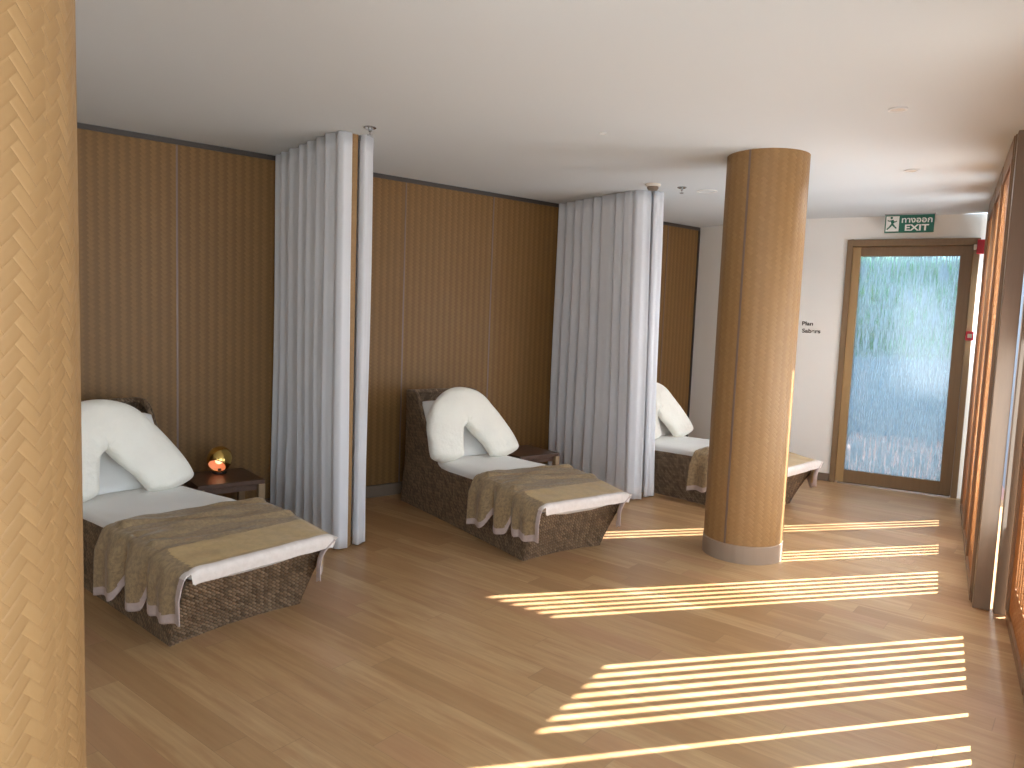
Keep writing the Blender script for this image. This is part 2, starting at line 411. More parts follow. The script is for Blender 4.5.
for s_ in [(-.137,.085,-.146,.118,.026), (-.146,.085,-.125,.060,.016), (-.125,.060,-.105,.040,.012), (-.140,.085,-.160,.055,.015), (-.160,.055,-.185,.030,.012),
           (-.146,.112,-.170,.108,.010), (-.170,.108,-.183,.116,.009), (-.146,.112,-.120,.098,.010), (-.120,.098,-.104,.108,.009)]: seg2(mb, *s_)
n = 14; mb.fan([(-.150+.011*math.cos(2*PI*k/n), -.0165, .138+.011*math.sin(2*PI*k/n)) for k in range(n)])
mb.build('running_figure', M['green'], sg)
def text(s, size, parent, loc, mat, name='lettering', ext=.001, bold=0.0, sx=1.0):
    c = bpy.data.curves.new(name, 'FONT'); c.body = s; c.size = size; c.align_x = 'CENTER'; c.extrude = ext; c.offset = bold
    c.materials.append(mat)
    tmp = bpy.data.objects.new(name, c); COL.objects.link(tmp); dg = bpy.context.evaluated_depsgraph_get()
    me = bpy.data.meshes.new_from_object(tmp.evaluated_get(dg)); bpy.data.objects.remove(tmp)
    o = bpy.data.objects.new(name, me); COL.objects.link(o); o.parent = parent; o.location = loc; o.rotation_euler = (PI/2, 0, 0); o.scale = (sx, 1, 1)
    return o
text('EXIT', .078, sg, (.062, -.0135, .018), M['signw'], bold=.0022, sx=1.25)
text('\u0e17\u0e32\u0e07\u0e2d\u0e2d\u0e01', .072, sg, (.062, -.0135, .092), M['signw'], bold=.0015, sx=1.1)
# lettering on the white wall, partly behind the column
wt = empty('wall_lettering'); at_frame(wt, D0, AD)
tag(wt, 'two lines of small black lettering on the white wall beside the column', 'lettering')
for wrd, x_, z_ in (('Sun', -.555, 1.575), ('Plan', -.375, 1.575), ('Double', -.60, 1.50), ('Sabers', -.335, 1.50)):
    text(wrd, .056, wt, (x_, -.001, z_), M['ink'], bold=.0015, sx=1.2)

# red devices on the door frame
o = at_frame(empty('door_alarm'), D0 + dw*1.065 + Vector((0,0,2.28)), AD); tag(o, 'red alarm sounder at the top corner of the door frame', 'alarm')
mb = MB(); mb.box(-.03, .03, -.07, -.03, 0, .13); mb.build('housing', M['red'], o, bevel=.008)
mb = MB(); mb.box(-.055, -.03, -.075, -.032, .04, .085); mb.build('fitting', M['plast'], o, bevel=.006)
o = at_frame(empty('call_point'), D0 + dw*1.045 + Vector((0,0,1.49)), AD); tag(o, 'small red break-glass call point halfway up the door frame', 'call point')
mb = MB(); mb.box(-.035, .03, -.075, -.03, 0, .085); mb.build('housing', M['red'], o, bevel=.008)
mb = MB(); mb.box(-.02, .015, -.078, -.074, .025, .06); mb.build('press_plate', M['plast'], o, bevel=.001)

# ------------------------------------------------------------------ columns
def column(name, c, r, ang, label):
    t = empty(name, (c[0], c[1], 0)); tag(t, label, 'column', kind='thing')
    mb = MB(); mb.lathe([(r, .12), (r, HC-.03), (r, HC)], 96); mb.build('woven_cladding', M['woven'], t, smooth=True)
    mb = MB(); mb.lathe([(r*.9, 0), (r+.004, 0), (r+.004, .115), (r-.004, .122)], 96); mb.build('base_ring', M['ring'], t, smooth=False, merge=True)
    mb = MB(); a = ang; p = Vector((math.cos(a), math.sin(a), 0)); q = Vector((-math.sin(a), math.cos(a), 0))
    def pt(u, w_, z): v_ = p*(r-.004+u) + q*w_; return (v_.x, v_.y, z)
    z0, z1 = .12, HC-.001
    ring0 = [pt(0,-.006,z0), pt(.009,-.006,z0), pt(.009,.006,z0), pt(0,.006,z0)]; ring1 = [(x,y,z1) for x,y,_ in ring0]
    mb.grid([ring0, ring1], closed=True); mb.build('seam_strip', M['seam'], t)
    return t
# round column in the middle of the room
column('round_column', (1.615, 4.95), .258, R(227), 'round woven bamboo column standing in the middle of the wooden floor')
column('round_column', (-.963, 1.09), .28, R(120), 'large light tan woven column close up at the left edge')

# ------------------------------------------------------------------ window wall: posts, slatted screens, openings
S_TOP = 2.52
def screen(v0, v1, m, slits, z0, label, th=.018, proud=0.0):
    """slits: list of (centre v, width, top z)"""
    t = at_frame(empty('slatted_screen'), Qp(0, 0), AV); tag(t, label, 'screen', 'slatted screens along the window wall')
    # local x = along V, local y = inwards (left of V) -> outward is -y
    y0, y1 = -m - th, -m
    mb = MB(); x = v0
    for c, wd, zt in sorted(slits):
        a, b = c - wd/2, c + wd/2
        mb.box(x, a, y0, y1, .05, S_TOP)
        mb.box(a, b, y0, y1, .05, z0); mb.box(a, b, y0, y1, zt, S_TOP)
        x = b
    mb.box(x, v1, y0, y1, .05, S_TOP)
    mb.build('woven_slats', M['screen'], t)
    mb = MB(); mb.box(v0, v1, y0-.006, y1+.012+proud, 0, .05); mb.box(v0, v1, y0-.006, y1+.012+proud, S_TOP, HC)
    mb.box(v0-.02, v0+.02, y0-.006, y1+.015+proud, .05, S_TOP); mb.box(v1-.02, v1+.02, y0-.006, y1+.015+proud, .05, S_TOP)
    mb.build('screen_frame', M['sframe'], t)
    return t
Z0F, Z0N = .185, .235
g3 = [(.31 + k*.087, .052, 2.06 + k*.088) for k in range(6)]
g2 = [(1.22 + k*.077, .045, 2.45) for k in range(4)]
g1 = [(2.10 + k*.09, .045, 2.48) for k in range(3)]
g4 = [(-.327 - k*.103, .060, 1.76) for k in range(7)]
g5 = [(-1.216, .05, 2.45)]
g6 = [(-1.50 - k*.103, .058, 2.45) for k in range(5)]
screen(.10, .93, 0, g3, Z0F, 'orange-brown slatted screen just beyond the taupe post', proud=.0)
screen(.98, 1.72, 0, g2, Z0F, 'orange-brown slatted screen, second beyond the taupe post')
screen(1.77, 2.72, 0, g1, Z0F, 'orange-brown slatted screen next to the door wall corner')
screen(-1.10, -.10, .165, g4, Z0N, 'orange woven screen at the frame edge, on the camera side of the taupe post')
screen(-1.38, -1.15, .165, g5, Z0N, 'narrow single-slot woven screen nearer the camera than the wide orange one')
screen(-2.30, -1.43, .165, g6, Z0N, 'woven screen closest to the camera, low in the right corner')
# deep taupe post
t = at_frame(empty('wooden_post'), Q0, AV); tag(t, 'tall taupe wooden post with pale edge standing proud of the right-hand screens', 'post')
mb = MB(); mb.box(-.03, .06, -.085, 0, 0, HC); mb.build('post_board', M['post'], t, bevel=.004)
mb = MB(); mb.box(-.06, .03, -.175, -.10, 0, HC); mb.build('jamb', M['base'], t, bevel=.003)
# header strip added to stop a sun leak at near/far step & blocks between screens (part of the structural wall)
mb = MB()
for a, b, m in [(.93,.98,0),(1.72,1.77,0),(2.72,3.1,0),(.065,.10,0)]:
    mb.box(a, b, -m-.06, -m+.005, 0, HC)
o = struct(mb.build('wall_right_far', M['frame'])); at_frame(o, Q0, AV)
mb = MB()
for a, b, m in [(-1.15,-1.10,.165),(-1.43,-1.38,.165),(-2.42,-2.30,.165)]:
    mb.box(a, b, -m-.06, -m+.005, 0, HC)
mb.box(-.10, .065, -.225, -.177, 1.9, HC); mb.box(-6.4, -2.42, -.165-.06, -.165, 2.45, HC); mb.box(-6.4, -2.42, -.165-.06, -.165, 0, .12)
for v_ in (-3.9, -5.4, -6.35): mb.box(v_-.05, v_+.05, -.165-.06, -.165, .12, 2.45)
o = struct(mb.build('wall_right', M['frame'])); at_frame(o, Q0, AV)

# ------------------------------------------------------------------ curtains
def path_pts(pts, step=.008):
    out = []; acc = 0
    for (a, b) in zip(pts, pts[1:]):
        L = math.hypot(b[0]-a[0], b[1]-a[1]); n = max(1, int(L/step))
        for k in range(n): f = k/n; out.append((a[0]+(b[0]-a[0])*f, a[1]+(b[1]-a[1])*f, acc+L*f))
        acc += L
    out.append((*pts[-1], acc)); return out
def curtain(pts, wave, amp, label, dbot=0.0, flare=None, seed=0, amp_end=None):
    """pts: plan path in wall coordinates (s, d)"""
    P = path_pts(pts); n = len(P)
    # tangents smoothed
    tg = []
    for i in range(n):
        a = P[max(0, i-6)]; b = P[min(n-1, i+6)]; d = Vector((b[0]-a[0], b[1]-a[1])); d.normalize(); tg.append(d)
    Lt = P[-1][2]
    rows = []; uvs = []
    NZ = 26
    rnd = random.Random(seed)
    ph = [rnd.uniform(-.5, .5) for _ in range(200)]
    for k in range(NZ+1):
        fz = k/NZ; z = .012 + (HC-.002-.012)*fz; row = []; uv = []
        for i, (x, d, L) in enumerate(P):
            t_ = L/wave; c = int(t_); f = t_-c
            phs = t_ + (ph[c]*(1-f)+ph[c+1]*f)*.5
            am = amp*(.75+.25*(1-fz)) * (1 if amp_end is None else 1 + (amp_end-1)*(L/Lt)**3)
            off = am*math.sin(2*PI*phs) + am*.3*math.sin(4*PI*phs+ph[5]) + .010*(1-fz)*math.sin(5*L+seed+2*z)
            nx, ny = -tg[i].y, tg[i].x
            fl_ = (1-fz)*dbot*(L/Lt)
            row.append((x+nx*off + (flare or 0)*(1-fz), -(d+ny*off+fl_), z)); uv.append((L, z))
        rows.append(row); uvs.append(uv)
    o = MB(); o.grid(rows, uvs, mif=lambda i, j: 1 if i == 0 else 0)
    ob = o.build('curtain', [M['curtain'], M['hem']], smooth=True)
    m = ob.modifiers.new('th', 'SOLIDIFY'); m.thickness = .0025
    tag(ob, label, 'curtain', 'white floor-length curtains around the bays'); at_frame(ob, P0, A0)
    return ob
curtain([(1.255,.03),(1.225,.95),(1.235,1.06),(1.262,1.10),(1.318,1.105)], .150, .030, 'long white pleated curtain screening the bay with the lit brass lamp', dbot=.03, seed=1, amp_end=.15)
curtain([(1.378,1.09),(1.41,1.105),(1.455,1.10),(1.475,1.06),(1.46,.9),(1.46,.35)], .10, .012, 'narrow white curtain edge between the woven partition end and the middle bay', dbot=.02, seed=3)
curtain([(4.05,.03),(3.93,1.04),(3.945,1.11),(3.975,1.15),(4.04,1.175)], .135, .030, 'wide white pleated curtain standing right of the middle daybed', dbot=.08, seed=5, amp_end=.3)
curtain([(4.055,1.19),(4.09,1.205),(4.17,1.20),(4.20,1.15),(4.17,1.05),(4.16,.96)], .10, .008, 'narrow white curtain edge in front of the third bay behind the column', flare=.075, dbot=.01, seed=8)
for s0, s1, dd, k in ((1.322, 1.372, 1.075, 1), (4.062, 4.10, 1.03, 2)):
    mb = MB(); mb.box(s0, s1, -dd, -.015, 0, HC-.001); o = struct(mb.build('wall_partition', M['woven'])); at_frame(o, P0, A0)

# ------------------------------------------------------------------ daybeds
def interp(tab, x):
    if x <= tab[0][0]: return tab[0][1]
    for (a, b), (c, d) in zip(tab, tab[1:]):
        if x <= c:
            f = (x-a)/(c-a); f = f*f*(3-2*f) if False else f
            return b+(d-b)*f
    return tab[-1][1]
ZT = [(-.20,.352),(0,.375),(.3,.402),(.6,.410),(1.0,.395),(1.12,.395),(1.19,.43),(1.28,.53),(1.38,.655),(1.50,.845),(1.55,.905),(1.60,.925),(1.90,.925)]
def bed_base(parent):
    per = []           # (bottom xy, top xy)
    nf = 18
    def P(bx, by, tx, ty): per.append(((bx, by), (tx, ty)))
    for k in range(nf):                      # front, left to right, concave
        f = k/nf; c = math.sin(f*PI)
        P(-.35+.70*f, .035*c, -.372+.744*f, -.20+.025*c)
    ns = 60
    for k in range(ns):                      # right side, foot to head
        f = k/ns; c = math.sin(f*PI)*.012
        P(.35-c-.05*f, 1.80*f, .372-c-.06*f, -.20+1.92*f)
    for k in range(10):
        f = k/10; P(.30-.60*f, 1.80, .312-.624*f, 1.72)
    for k in range(ns):
        f = 1-k/ns; c = math.sin(f*PI)*.012
        P(-.35+c+.05*f, 1.80*f, -.372+c+.06*f, -.20+1.92*f)
    n = len(per); rows = []; uvs = []
    us = [0]
    for i in range(n):
        a = per[i][1]; b = per[(i+1) % n][1]; us.append(us[-1]+math.hypot(b[0]-a[0], b[1]-a[1]))
    NH = 14
    for h in range(NH+1):
        f = h/NH; row = []; uv = []
        g = f**.85
        for i, ((bx, by), (tx, ty)) in enumerate(per):
            zt = interp(ZT, ty); z = zt*f
            # flare follows the height up to seat level, then stays straight
            lev = min(1, z/.37)**1.15
            row.append((bx+(tx-bx)*lev, by+(ty-by)*lev, z))
        row_uv = [(us[i], row[i % n][2]) for i in range(n+1)]
        rows.append(row); uvs.append(row_uv)
    # rim and inner lip
    def inset(row, e, dz):
        out = []
        for (x, y, z) in row:
            out.append((x - e*(1 if x > 0 else -1)*min(1, abs(x)/.3), y + (e if y < .5 else -e)*(1 if (y < -.15 or y > 1.65) else 0), z+dz))
        return out
    r1 = inset(rows[-1], .006, .006); r2 = inset(rows[-1], .030, .006); r3 = inset(rows[-1], .034, -.02)
    for r in (r1, r2, r3): rows.append(r); uvs.append([(us[i]*1.0, uvs[-1][i][1]+.02) for i in range(n+1)])
    mb = MB(); mb.grid(rows, uvs, closed=True)
    o = mb.build('wicker_base', M['wick'], parent, smooth=False, merge=True)
    for p in o.data.polygons: p.use_smooth = True
    # dark plinth line + seat board + backrest board
    mb = MB(); mb.box(-.28, .28, .06, 1.76, .0, .02); mb.box(-.30, .30, -.06, 1.22, .30, .335)
    mb.build('seat_board', M['tabletop'], parent)
    return o
def pad(name, prof, hws, th, mat, parent, endr=.03, seg=10, puff=.004, e=5.0):
    """prof: (y, z) centre line of the top face; cross-section is a rounded rectangle below it"""
    # resample
    pts = []
    for (a, b) in zip(prof, prof[1:]):
        n = max(1, int(math.hypot(b[0]-a[0], b[1]-a[1])/.03))
        for k in range(n): f = k/n; pts.append((a[0]+(b[0]-a[0])*f, a[1]+(b[1]-a[1])*f))
    pts.append(prof[-1])
    rows = []; uvs = []; n = len(pts); L = 0
    tot = sum(math.hypot(b[0]-a[0], b[1]-a[1]) for a, b in zip(pts, pts[1:]))
    NS = 44
    for i, (y, z) in enumerate(pts):
        a = pts[max(0, i-2)]; b = pts[min(n-1, i+2)]; d = Vector((b[0]-a[0], b[1]-a[1])).normalized(); nr = Vector((-d.y, d.x))
        if nr.y < 0: nr = -nr
        if i: L += math.hypot(y-pts[i-1][0], z-pts[i-1][1])
        e1 = min(L, tot-L)
        q = 1 if e1 >= endr else math.sqrt(max(0, 1-((endr-e1)/endr)**2))
        hw = hws[0] + (hws[1]-hws[0])*L/tot
        hh = th/2*(.25+.75*q); ww = hw-endr*.6*(1-q)
        row = []
        for k in range(NS):
            t_ = 2*PI*k/NS; c, s_ = math.cos(t_), math.sin(t_)
            cx = math.copysign(abs(c)**(2/e/1.6), c); cz = math.copysign(abs(s_)**(2/e*1.6), s_)
            x = ww*cx; h = hh*cz
            w_ = noise.noise(Vector((x*5+hws[0]*7, L*5, z*3)))*puff
            pc = -th/2 + h + w_
            row.append((x, y+nr.x*pc, z+nr.y*pc))
        rows.append(row); uvs.append([(k/NS, L) for k in range(NS+1)])
    mb = MB(); mb.grid(rows, uvs, closed=True); mb.fan(rows[0], flip=True); mb.fan(rows[-1])
    return mb.build(name, mat, parent, smooth=True)
SEAT = [(-.185,.405),(0,.432),(.3,.462),(.6,.470),(1.0,.458),(1.22,.455)]
def make_bed():
    t = empty('wicker_daybed')
    bed_base(t)
    pad('seat_mattress', SEAT, (.362, .318), .10, M['sheet'], t, endr=.03)
    pad('backrest_cushion', [(1.17,.44),(1.25,.56),(1.36,.72),(1.47,.885)], (.305, .29), .13, M['sheet'], t, endr=.03)
    return t
def make_pillow():
    cl = [(-.262,-.05),(-.255,.10),(-.240,.21),(-.20,.31),(-.12,.385),(-.03,.405),(.06,.37),(.125,.285),(.185,.195),(.24,.10),(.272,.03),(.285,-.05)]
    # catmull resample
    P = []
    for i in range(len(cl)-1):
        p0 = cl[max(0, i-1)]; p1 = cl[i]; p2 = cl[i+1]; p3 = cl[min(len(cl)-1, i+2)]
        for k in range(5):
            f = k/5
            P.append(tuple(.5*((2*p1[c])+(-p0[c]+p2[c])*f+(2*p0[c]-5*p1[c]+4*p2[c]-p3[c])*f*f+(-p0[c]+3*p1[c]-3*p2[c]+p3[c])*f**3) for c in (0, 1)))
    P.append(cl[-1]); n = len(P)
    lens = [0]
    for a, b in zip(P, P[1:]): lens.append(lens[-1]+math.hypot(b[0]-a[0], b[1]-a[1]))
    tot = lens[-1]
    # slope frame: x across, up-slope direction, normal towards the sitter
    a = R(64); up = Vector((0, math.cos(a), math.sin(a))); nm = Vector((0, -math.sin(a), math.cos(a)))
    org = Vector((0, 1.115, .475))
    rows = []; NS = 28
    for i, (x, h) in enumerate(P):
        A = P[max(0, i-2)]; B = P[min(n-1, i+2)]; d = Vector((B[0]-A[0], B[1]-A[1])).normalized(); nr = Vector((-d.y, d.x))
        e = min(lens[i], tot-lens[i]); er = .04
        q = 1 if e > er else math.sqrt(max(0.02, 1-((er-e)/er)**2))
        mid = 1-abs(lens[i]/tot*2-1)
        wr = (.146+.02*mid)*q*(1 if e > er else .8+.2*q); dr = (.070+.012*mid)*(.35+.65*q)
        row = []
        for k in range(NS):
            t_ = 2*PI*k/NS; c, s_ = math.cos(t_), math.sin(t_)
            r_ = 1 + .07*noise.noise(Vector((x*7+c*1.3, h*7+s_*1.3, 2.0))) + .022*math.sin(lens[i]*46+3*c)*(1 if s_ > 0 else 0)*max(0, mid-.3)
            cw = math.copysign(abs(c)**.9, c); cn = math.copysign(abs(s_)**.75, s_)
            p = org + Vector((1, 0, 0))*(x+nr.x*wr*cw*r_) + up*(h+nr.y*wr*cw*r_)*.93 + nm*(dr*(1+cn*r_)-.004)
            row.append(p)
        rows.append(row)
    mb = MB(); mb.grid(rows, [[(k/NS, i*.02) for k in range(NS+1)] for i in range(n)], closed=True)
    mb.fan(rows[0], flip=True); mb.fan(rows[-1])
    o = mb.build('support_pillow', M['pillow'], smooth=True)
    s_ = o.modifiers.new('sub', 'SUBSURF'); s_.levels = 1; s_.render_levels = 1
    return o
def seat_z(y): return interp(SEAT, y)
def make_throw():
    yb, yf = .50, -.215
    NY, NA = 150, 120
    # pleat wave along y: (centre, width) of the three tails on the left
    def tails(y):   # 0 in the gaps, 1 on the tails
        g = 1.0
        for c, w_ in ((.27,.045),(.06,.035)):
            g = min(g, 1-math.exp(-((y-c)/w_)**2))
        return g
    TOPW = .375
    def hemL(y):
        base = interp([(-.24,.20),(-.05,.24),(.04,.27),(.12,.29),(.28,.31),(.62,.345)], y)
        return base - .075*(1-tails(y))
    rows = []; uvs = []; cls = []
    for i in range(NY+1):
        f = i/NY
        # length: first part is the front drop
        Ltot = (yb-yf)+.060
        q = f*Ltot; drop = 0
        if q < .060: y = yf-.012; drop = .060-q
        else: y = yf + (q-.060)
        row = []; uv = []
        for j in range(NA+1):
            g = j/NA
            L = hemL(y); RH = .17 + .11*math.exp(-((y+.2)/.09)**2) + .02*math.sin(y*22)
            a = -TOPW - L + g*(2*TOPW+L+RH)
            lw = max(0, min(1, (-a-.10)/.30))      # pleat weight grows to the left edge
            wave = (1-tails(y)) if True else 0
            top = seat_z(y)+.008
            slant = (.30*max(0, a)*max(0, y-.02)/.5 - .10*max(0, min(1, (-a-TOPW+.05)/.2))*max(0, y-.1))    # the back edge runs slightly nearer the foot on the right
            ridge = .010*math.sin(y*38+a*7) + .009*math.sin(y*23-a*9+1) + .006*math.sin(y*61+a*14)
            rw = max(0, min(1, (y-.02)/.12))*(.9 - .3*max(0, a/TOPW))
            nz = .010*noise.noise(Vector((a*9, y*9, 1)))
            if abs(a) <= TOPW:
                z = top + max(-.004, ridge*rw + nz*.6) - .016*wave*lw*rw + .004
                edge = max(0, (abs(a)-TOPW+.03)/.03)
                z -= .010*edge**2
                x = a
                # crown at hem
            else:
                dn = abs(a)-TOPW; sg_ = -1 if a < 0 else 1
                out = .024+.010*min(1, dn/.05)
                if sg_ < 0:
                    out += .030*tails(y)*min(1, dn/.10) + .010*math.sin(y*40)*min(1, dn/.12) - .0*dn
                else: out += -.012 + .012*math.sin(y*30)*min(1, dn/.1) - .105*math.sin(min(1, max(0, dn-.02)/.20)*PI/2)*(.5-.5*math.cos(PI*max(0, min(1, (-.10-y)/.11))))
                r0 = .03
                if dn < r0: x = sg_*(TOPW+out*math.sin(dn/r0*PI/2)); z = top-.006 - out*.6*(1-math.cos(dn/r0*PI/2))
                else: x = sg_*(TOPW+out); z = top-.006-out*.6-(dn-r0)
                if sg_ < 0: x += -.02*(dn/.3)*0 + 0
            yy = y - slant*.8
            if drop > 0:
                k = min(1, max(0, (TOPW+.02-abs(a))/.03))
                if abs(a) <= TOPW: z -= drop*k; yy -= .010*math.sin(min(1, drop/.03)*PI/2)
                else: yy -= drop*.35; 
            if a < -TOPW:   # tails fan slightly towards the foot
                dn = -a-TOPW; yy += .10*dn*(y-.15)
                z = max(z, .02)
            row.append((x, yy, z)); uv.append((a, q))
        rows.append(row); uvs.append(uv); cls.append((q, y))
    def mif(i, j):
        q, y = cls[i]; g = (j+.5)/NA; L = hemL(y); RH = .17+.11*math.exp(-((y+.2)/.09)**2); tot = 2*TOPW+L+RH
        a = -TOPW-L+g*tot
        if q < .066 and abs(a) < TOPW+.03: return 3
        if a < -TOPW-L+.045 or a > TOPW+RH-.045 or (q < .058 and abs(a) >= TOPW+.03): return 2
        if a > -TOPW+.02 and q < .29: return 1
        return 0
    mb = MB(); mb.grid(rows, uvs, mif=mif)
    o = mb.build('throw_blanket', [M['throw'], M['gold'], M['bord'], M['bordw']], smooth=True)
    m = o.modifiers.new('th', 'SOLIDIFY'); m.thickness = .005; m.offset = 1
    return o
bed = make_bed(); pil = make_pillow(); thr = make_throw()
beds = [
    (.37, 1.90, -13, 1.0, 'wicker daybed nearest the left column, next to the table with the brass lamp',
     'cream U-shaped pillow on the daybed partly hidden by the left column', 'taupe and gold throw over the foot of the nearest, largest daybed', -.09),
    (2.48, 1.945, 2.2, .955, 'wicker daybed in the middle bay between two white curtains',
     'white U-shaped pillow standing on the middle daybed', 'taupe and gold throw over the foot of the middle daybed', -.04),
    (4.80, 2.03, -6, 1.04, 'wicker daybed half hidden behind the round column',
     'white U-shaped pillow mostly hidden by the curtain of the third bay', 'throw on the daybed behind the round column, peach corner hanging', -.04),
]
for i, (s, d, rot, sc, lb, lp, lt, px) in enumerate(beds):
    r = R(rot); loc = Wp(s, d); ang = A0 - r
    for proto, lab, cat, grp in ((bed, lb, 'daybed', 'wicker daybeds'), (pil, lp, 'pillow', 'U-shaped pillows on the daybeds'), (thr, lt, 'blanket', 'throws on the daybeds')):
        o = proto if i == 0 else copy_tree(proto)
        o.location = loc; o.rotation_euler = (0, 0, ang); o.scale = (sc, .965 if i == 1 else 1, 1); tag(o, lab, cat, grp)
        if proto is pil: o.location = loc + Vector((math.cos(ang), math.sin(ang), 0))*px

# ------------------------------------------------------------------ side tables and lamp
def make_table():
    t = empty('side_table')
    mb = MB(); mb.box(-.215, .215, -.215, .215, .375, .405); mb.build('table_top', M['tabletop'], t, bevel=.004)
    mb = MB(); mb.box(-.19, .19, -.19, .19, .335, .375); mb.build('apron', M['tabletop'], t)
    for sx in (-1, 1):
        for sy in (-1, 1):
            mb = MB(); x, y = sx*.195, sy*.195; mb.box(x-.022, x+.022, y-.022, y+.022, 0, .375); mb.build('leg', M['tableleg'], t, bevel=.003)
    return t
tab = make_table(); tab.location = Wp(.745, .42); tab.rotation_euler = (0, 0, A0); tag(tab, 'dark wooden side table carrying the lit brass lamp', 'side table', 'side tables beside the daybeds')
t2 = copy_tree(tab); t2.location = Wp(3.22, .62); t2.rotation_euler = (0, 0, A0); tag(t2, 'dark wooden side table with nothing on it, beside the middle daybed')
# brass lamp: cut-away egg shade tilted towards the room
lp = empty('table_lamp'); tag(lp, 'small lit brass dome lamp on the dark side table', 'lamp')
lp.location = Wp(.765, .31, .4055); lp.rotation_euler = (0, 0, R(-12))
mb = MB(); mb.lathe([(.0,0),(.045,0),(.048,.004),(.046,.010),(.012,.014),(.010,.03),(.0,.03)], 32); mb.build('lamp_base', M['black'], lp, smooth=True)
def shell(r0, mat, name, parent, a0, flip=False, mk=1.12):
    mb = MB(); prof = []
    for k in range(29):
        a = a0 + (PI-a0)*k/28; prof.append((max(1e-4, r0*math.sin(a)), -r0*math.cos(a)*mk))
    mb.lathe(prof, 40); o = mb.build(name, mat, parent, smooth=True); return o
sh = shell(.082, M['brass'], 'lamp_shade', lp, R(46))
m = sh.modifiers.new('th', 'SOLIDIFY'); m.thickness = .003; m.offset = -1
inn = shell(.0775, M['lampin'], 'shade_lining', sh, R(47))
sh.location = (0, 0, .098); sh.rotation_euler = (R(-52), R(0), R(14))
mb = MB(); mb.lathe([(.0005,-.036),(.020,-.030),(.030,-.012),(.030,.006),(.018,.024),(.0005,.03)], 24); bl = mb.build('bulb', M['bulb'], sh, smooth=True)
# ------------------------------------------------------------------ ceiling fittings
def sprinkler(s, d, label):
    t = empty('fire_sprinkler', Wp(s, d, HC)); tag(t, label, 'sprinkler', 'ceiling sprinklers')
    mb = MB(); mb.lathe([(0,-.0005),(.036,-.0005),(.038,-.006),(.03,-.010),(0,-.010)], 24); mb.build('escutcheon', M['chrome'], t, smooth=False)
    mb = MB(); mb.lathe([(0,-.010),(.010,-.010),(.010,-.026),(.005,-.03),(.004,-.046),(0,-.046)], 12); mb.build('nozzle', M['chrome'], t)
    mb = MB(); mb.lathe([(0,-.046),(.017,-.046),(.017,-.050),(0,-.050)], 16); mb.build('deflector', M['chrome'], t)
sprinkler(1.331, 1.307, 'ceiling sprinkler in front of the first partition, above the narrow curtain')
sprinkler(4.058, 1.482, 'ceiling sprinkler right of the round beige smoke detector')
t = empty('smoke_detector', Wp(3.81, 1.389, HC)); tag(t, 'round beige smoke detector on the ceiling above the wide curtain', 'smoke detector')
mb = MB(); mb.lathe([(0,-.0005),(.06,-.0005),(.062,-.014),(.052,-.022),(0,-.022)], 32); mb.build('mounting_base', M['plast'], t)
mb = MB(); mb.lathe([(.046,-.022),(.046,-.036),(.036,-.048),(0,-.050)], 32); mb.build('sensor_head', M['base'], t)
def disc_fit(name, s, d, r, label, cat, mat, inner):
    t = empty(name, Wp(s, d, HC)); tag(t, label, cat)
    mb = MB(); mb.lathe([(r*.78,-.001),(r*.78,-.006),(r,-.006),(r,-.0005)], 36); mb.build('rim', mat, t)
    mb = MB(); mb.lathe([(0,-.003),(r*.78,-.003),(r*.79,-.001)], 36); mb.build('face', inner, t)
disc_fit('ceiling_speaker', 4.331, 1.525, .085, 'flat white ceiling speaker beside the sprinkler, left of the column top', 'speaker', M['track'], M['ceil'])
disc_fit('downlight', 3.009, 3.651, .045, 'small recessed ceiling downlight, larger of the two near the door side', 'downlight', M['track'], M['plast'])
disc_fit('downlight', 4.506, 3.084, .045, 'small recessed ceiling downlight, nearer the exit sign', 'downlight', M['track'], M['plast'])
disc_fit('ceiling_disc', 2.37, 2.237, .022, 'tiny white sensor disc in the open middle of the ceiling', 'fitting', M['track'], M['track'])  # stands for a faint ceiling dot of unknown purpose

# wide spot added at the downlight nearer the exit sign, brightens the white wall
L = bpy.data.lights.new('downlight_fill', 'SPOT'); L.energy = 70; L.spot_size = R(165); L.spot_blend = .6; L.shadow_soft_size = .035; L.color = (1,.97,.93)
o = bpy.data.objects.new('downlight_fill', L); COL.objects.link(o); o.location = Wp(4.506, 3.084, HC-.012)

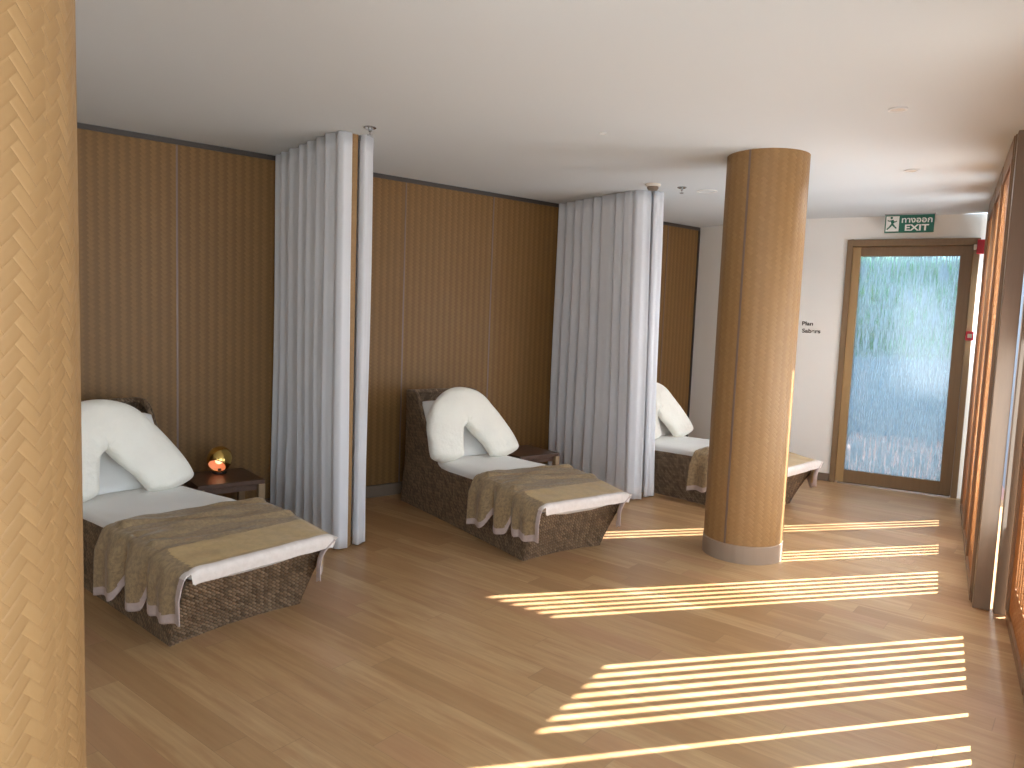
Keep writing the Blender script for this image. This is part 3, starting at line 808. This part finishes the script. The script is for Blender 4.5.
# ------------------------------------------------------------------ outside
mb = MB(); mb.box(-40, 40, -40, 40, -.3, -.125); o = struct(mb.build('ground', M['stone']))
mb = MB(); mb.box(-2.62, -2.44, -7.5, -.25, -.12, 8); o = struct(mb.build('wall_sun_blocker', M['stone'])); at_frame(o, Q0, AV)  # unseen wall added to keep direct sun off the near windows
ter = at_frame(empty('garden_terrace'), D0, AD); struct(ter)
mb = MB(); mb.box(-2.5, 5, .14, 4.2, -.12, -.02); mb.build('paving', M['terr'], ter)
mb = MB(); mb.box(-3, 6, 4.3, 4.5, -.1, 1.15); mb.build('garden_wall', M['bluew'], ter)
mb = MB(); mb.box(1.5, 1.68, .13, 4.29, -.1, 4.2); mb.build('sun_fin_wall', M['bluew'], ter)  # fin wall added to shade the door glass from the sun
def hedge(loc, sx, sy, sz, rz, label):
    mb = MB(); rnd = random.Random(int(loc[0]*100)); 
    rows = []; n = 60; NZ = 24
    for k in range(NZ+1):
        z = sz*k/NZ; rr = 1 if k < NZ-3 else (.97, .85, .6, 0.01)[k-NZ+3]
        row = []
        for i in range(n):
            a = 2*PI*i/n; c = math.copysign(abs(math.cos(a))**.4, math.cos(a)); s_ = math.copysign(abs(math.sin(a))**.4, math.sin(a))
            q = .12*noise.noise(Vector((c*sx*3, s_*sy*3, z*3)))
            row.append((c*(sx*rr+q*rr), s_*(sy*rr+q*rr), z))
        rows.append(row)
    mb.grid(rows, closed=True)
    for k in range(1500):                       # leaf sprays on the surface
        a = rnd.uniform(0, 2*PI); c = math.copysign(abs(math.cos(a))**.4, math.cos(a)); s_ = math.copysign(abs(math.sin(a))**.4, math.sin(a))
        p = Vector((c*sx*1.04, s_*sy*1.04, rnd.uniform(.05, sz))); u = Vector((rnd.uniform(-1,1), rnd.uniform(-1,1), rnd.uniform(-1,1))).normalized()*.09
        v_ = u.cross(Vector((rnd.uniform(-1,1), rnd.uniform(-1,1), rnd.uniform(-1,1)))).normalized()*.045
        mb.quad([p-u, p+v_, p+u, p-v_])
    o = mb.build('garden_hedge', M['leafg']); o.location = loc; o.rotation_euler = (0, 0, rz); tag(o, label, 'hedge')
hedge((5.6, 12.4, -.12), 3.2, .5, 2.9, R(-30), 'green hedge seen blurred through the rippled glass door')
hedge((9.4, 8.2, -.12), .5, 1.4, 3.4, R(-10), 'tall green hedge added beyond the right side of the glass door as a sun block')  # put in to keep the sun off the door pane

# ------------------------------------------------------------------ light
sc = bpy.context.scene
wd = bpy.data.worlds.new('World'); sc.world = wd; wd.use_nodes = True
bg = wd.node_tree.nodes['Background']; bg.inputs[0].default_value = (.72,.86,1,1); bg.inputs[1].default_value = 2.5
sd = Vector((-.97, -.243, -.77)).normalized()
L = bpy.data.lights.new('sun', 'SUN'); L.energy = 27; L.angle = R(.53); L.color = (1,.98,.95)
so = bpy.data.objects.new('sun', L); COL.objects.link(so); so.rotation_euler = sd.to_track_quat('-Z', 'Y').to_euler()
def area(name, p, dirv, sx, sy, e, col):
    L = bpy.data.lights.new(name, 'AREA'); L.shape = 'RECTANGLE'; L.size = sx; L.size_y = sy; L.energy = e; L.color = col
    o = bpy.data.objects.new(name, L); COL.objects.link(o); o.location = p
    o.rotation_euler = Vector(dirv).to_track_quat('-Z', 'Z').to_euler(); return o
# sky light entering through the open right-hand windows beside the photographer
for v_, e_ in ((-3.15, 9), (-4.65, 19), (-5.87, 4)):
    area('daylight_fill', Qp(v_, .24, 1.30), -Mn, 1.3 if v_ > -5.5 else .85, 2.25, e_, (.91,.96,1))
area('daylight_fill', Qp(-6.46, -.5, 1.375), V, 1.1, 2.2, 25, (.91,.96,1))  # added fill lamp behind the camera, lifts the far white wall
# area lamps added outside the slatted screens to boost their sky light
for v_, m_, w_, e_ in ((.52, .12, .9, 28), (1.35, .12, .8, 65), (2.2, .12, .9, 110), (-.65, .28, .9, 28)):
    area('daylight_fill', Qp(v_, m_, 1.35), -Mn, w_, 2.3, e_, (.80,.91,1))

# ------------------------------------------------------------------ camera
F, VXp, VD = 740., -312., 8100.
u = Vector((-VXp, VD, F)).normalized(); f = Vector((0, 0, -1)); y = (f - u*f.dot(u)).normalized(); x = y.cross(u)
rot = Matrix((x, y, u))
cd = bpy.data.cameras.new('camera'); cd.sensor_width = 36; cd.lens = F/1024*36; cd.clip_start = .05
co = bpy.data.objects.new('camera', cd); COL.objects.link(co)
co.matrix_world = Matrix.Translation((0, 0, 1.55)) @ rot.to_4x4()
sc.camera = co
sc.view_settings.view_transform = 'Standard'; sc.view_settings.look = 'None'
sc.view_settings.exposure = 0.32; sc.view_settings.gamma = 1; sc.view_settings.use_curve_mapping = False
try:
    sc.cycles.use_denoising = True; sc.cycles.max_bounces = 10; sc.cycles.diffuse_bounces = 6; sc.cycles.transparent_max_bounces = 12
except Exception: pass
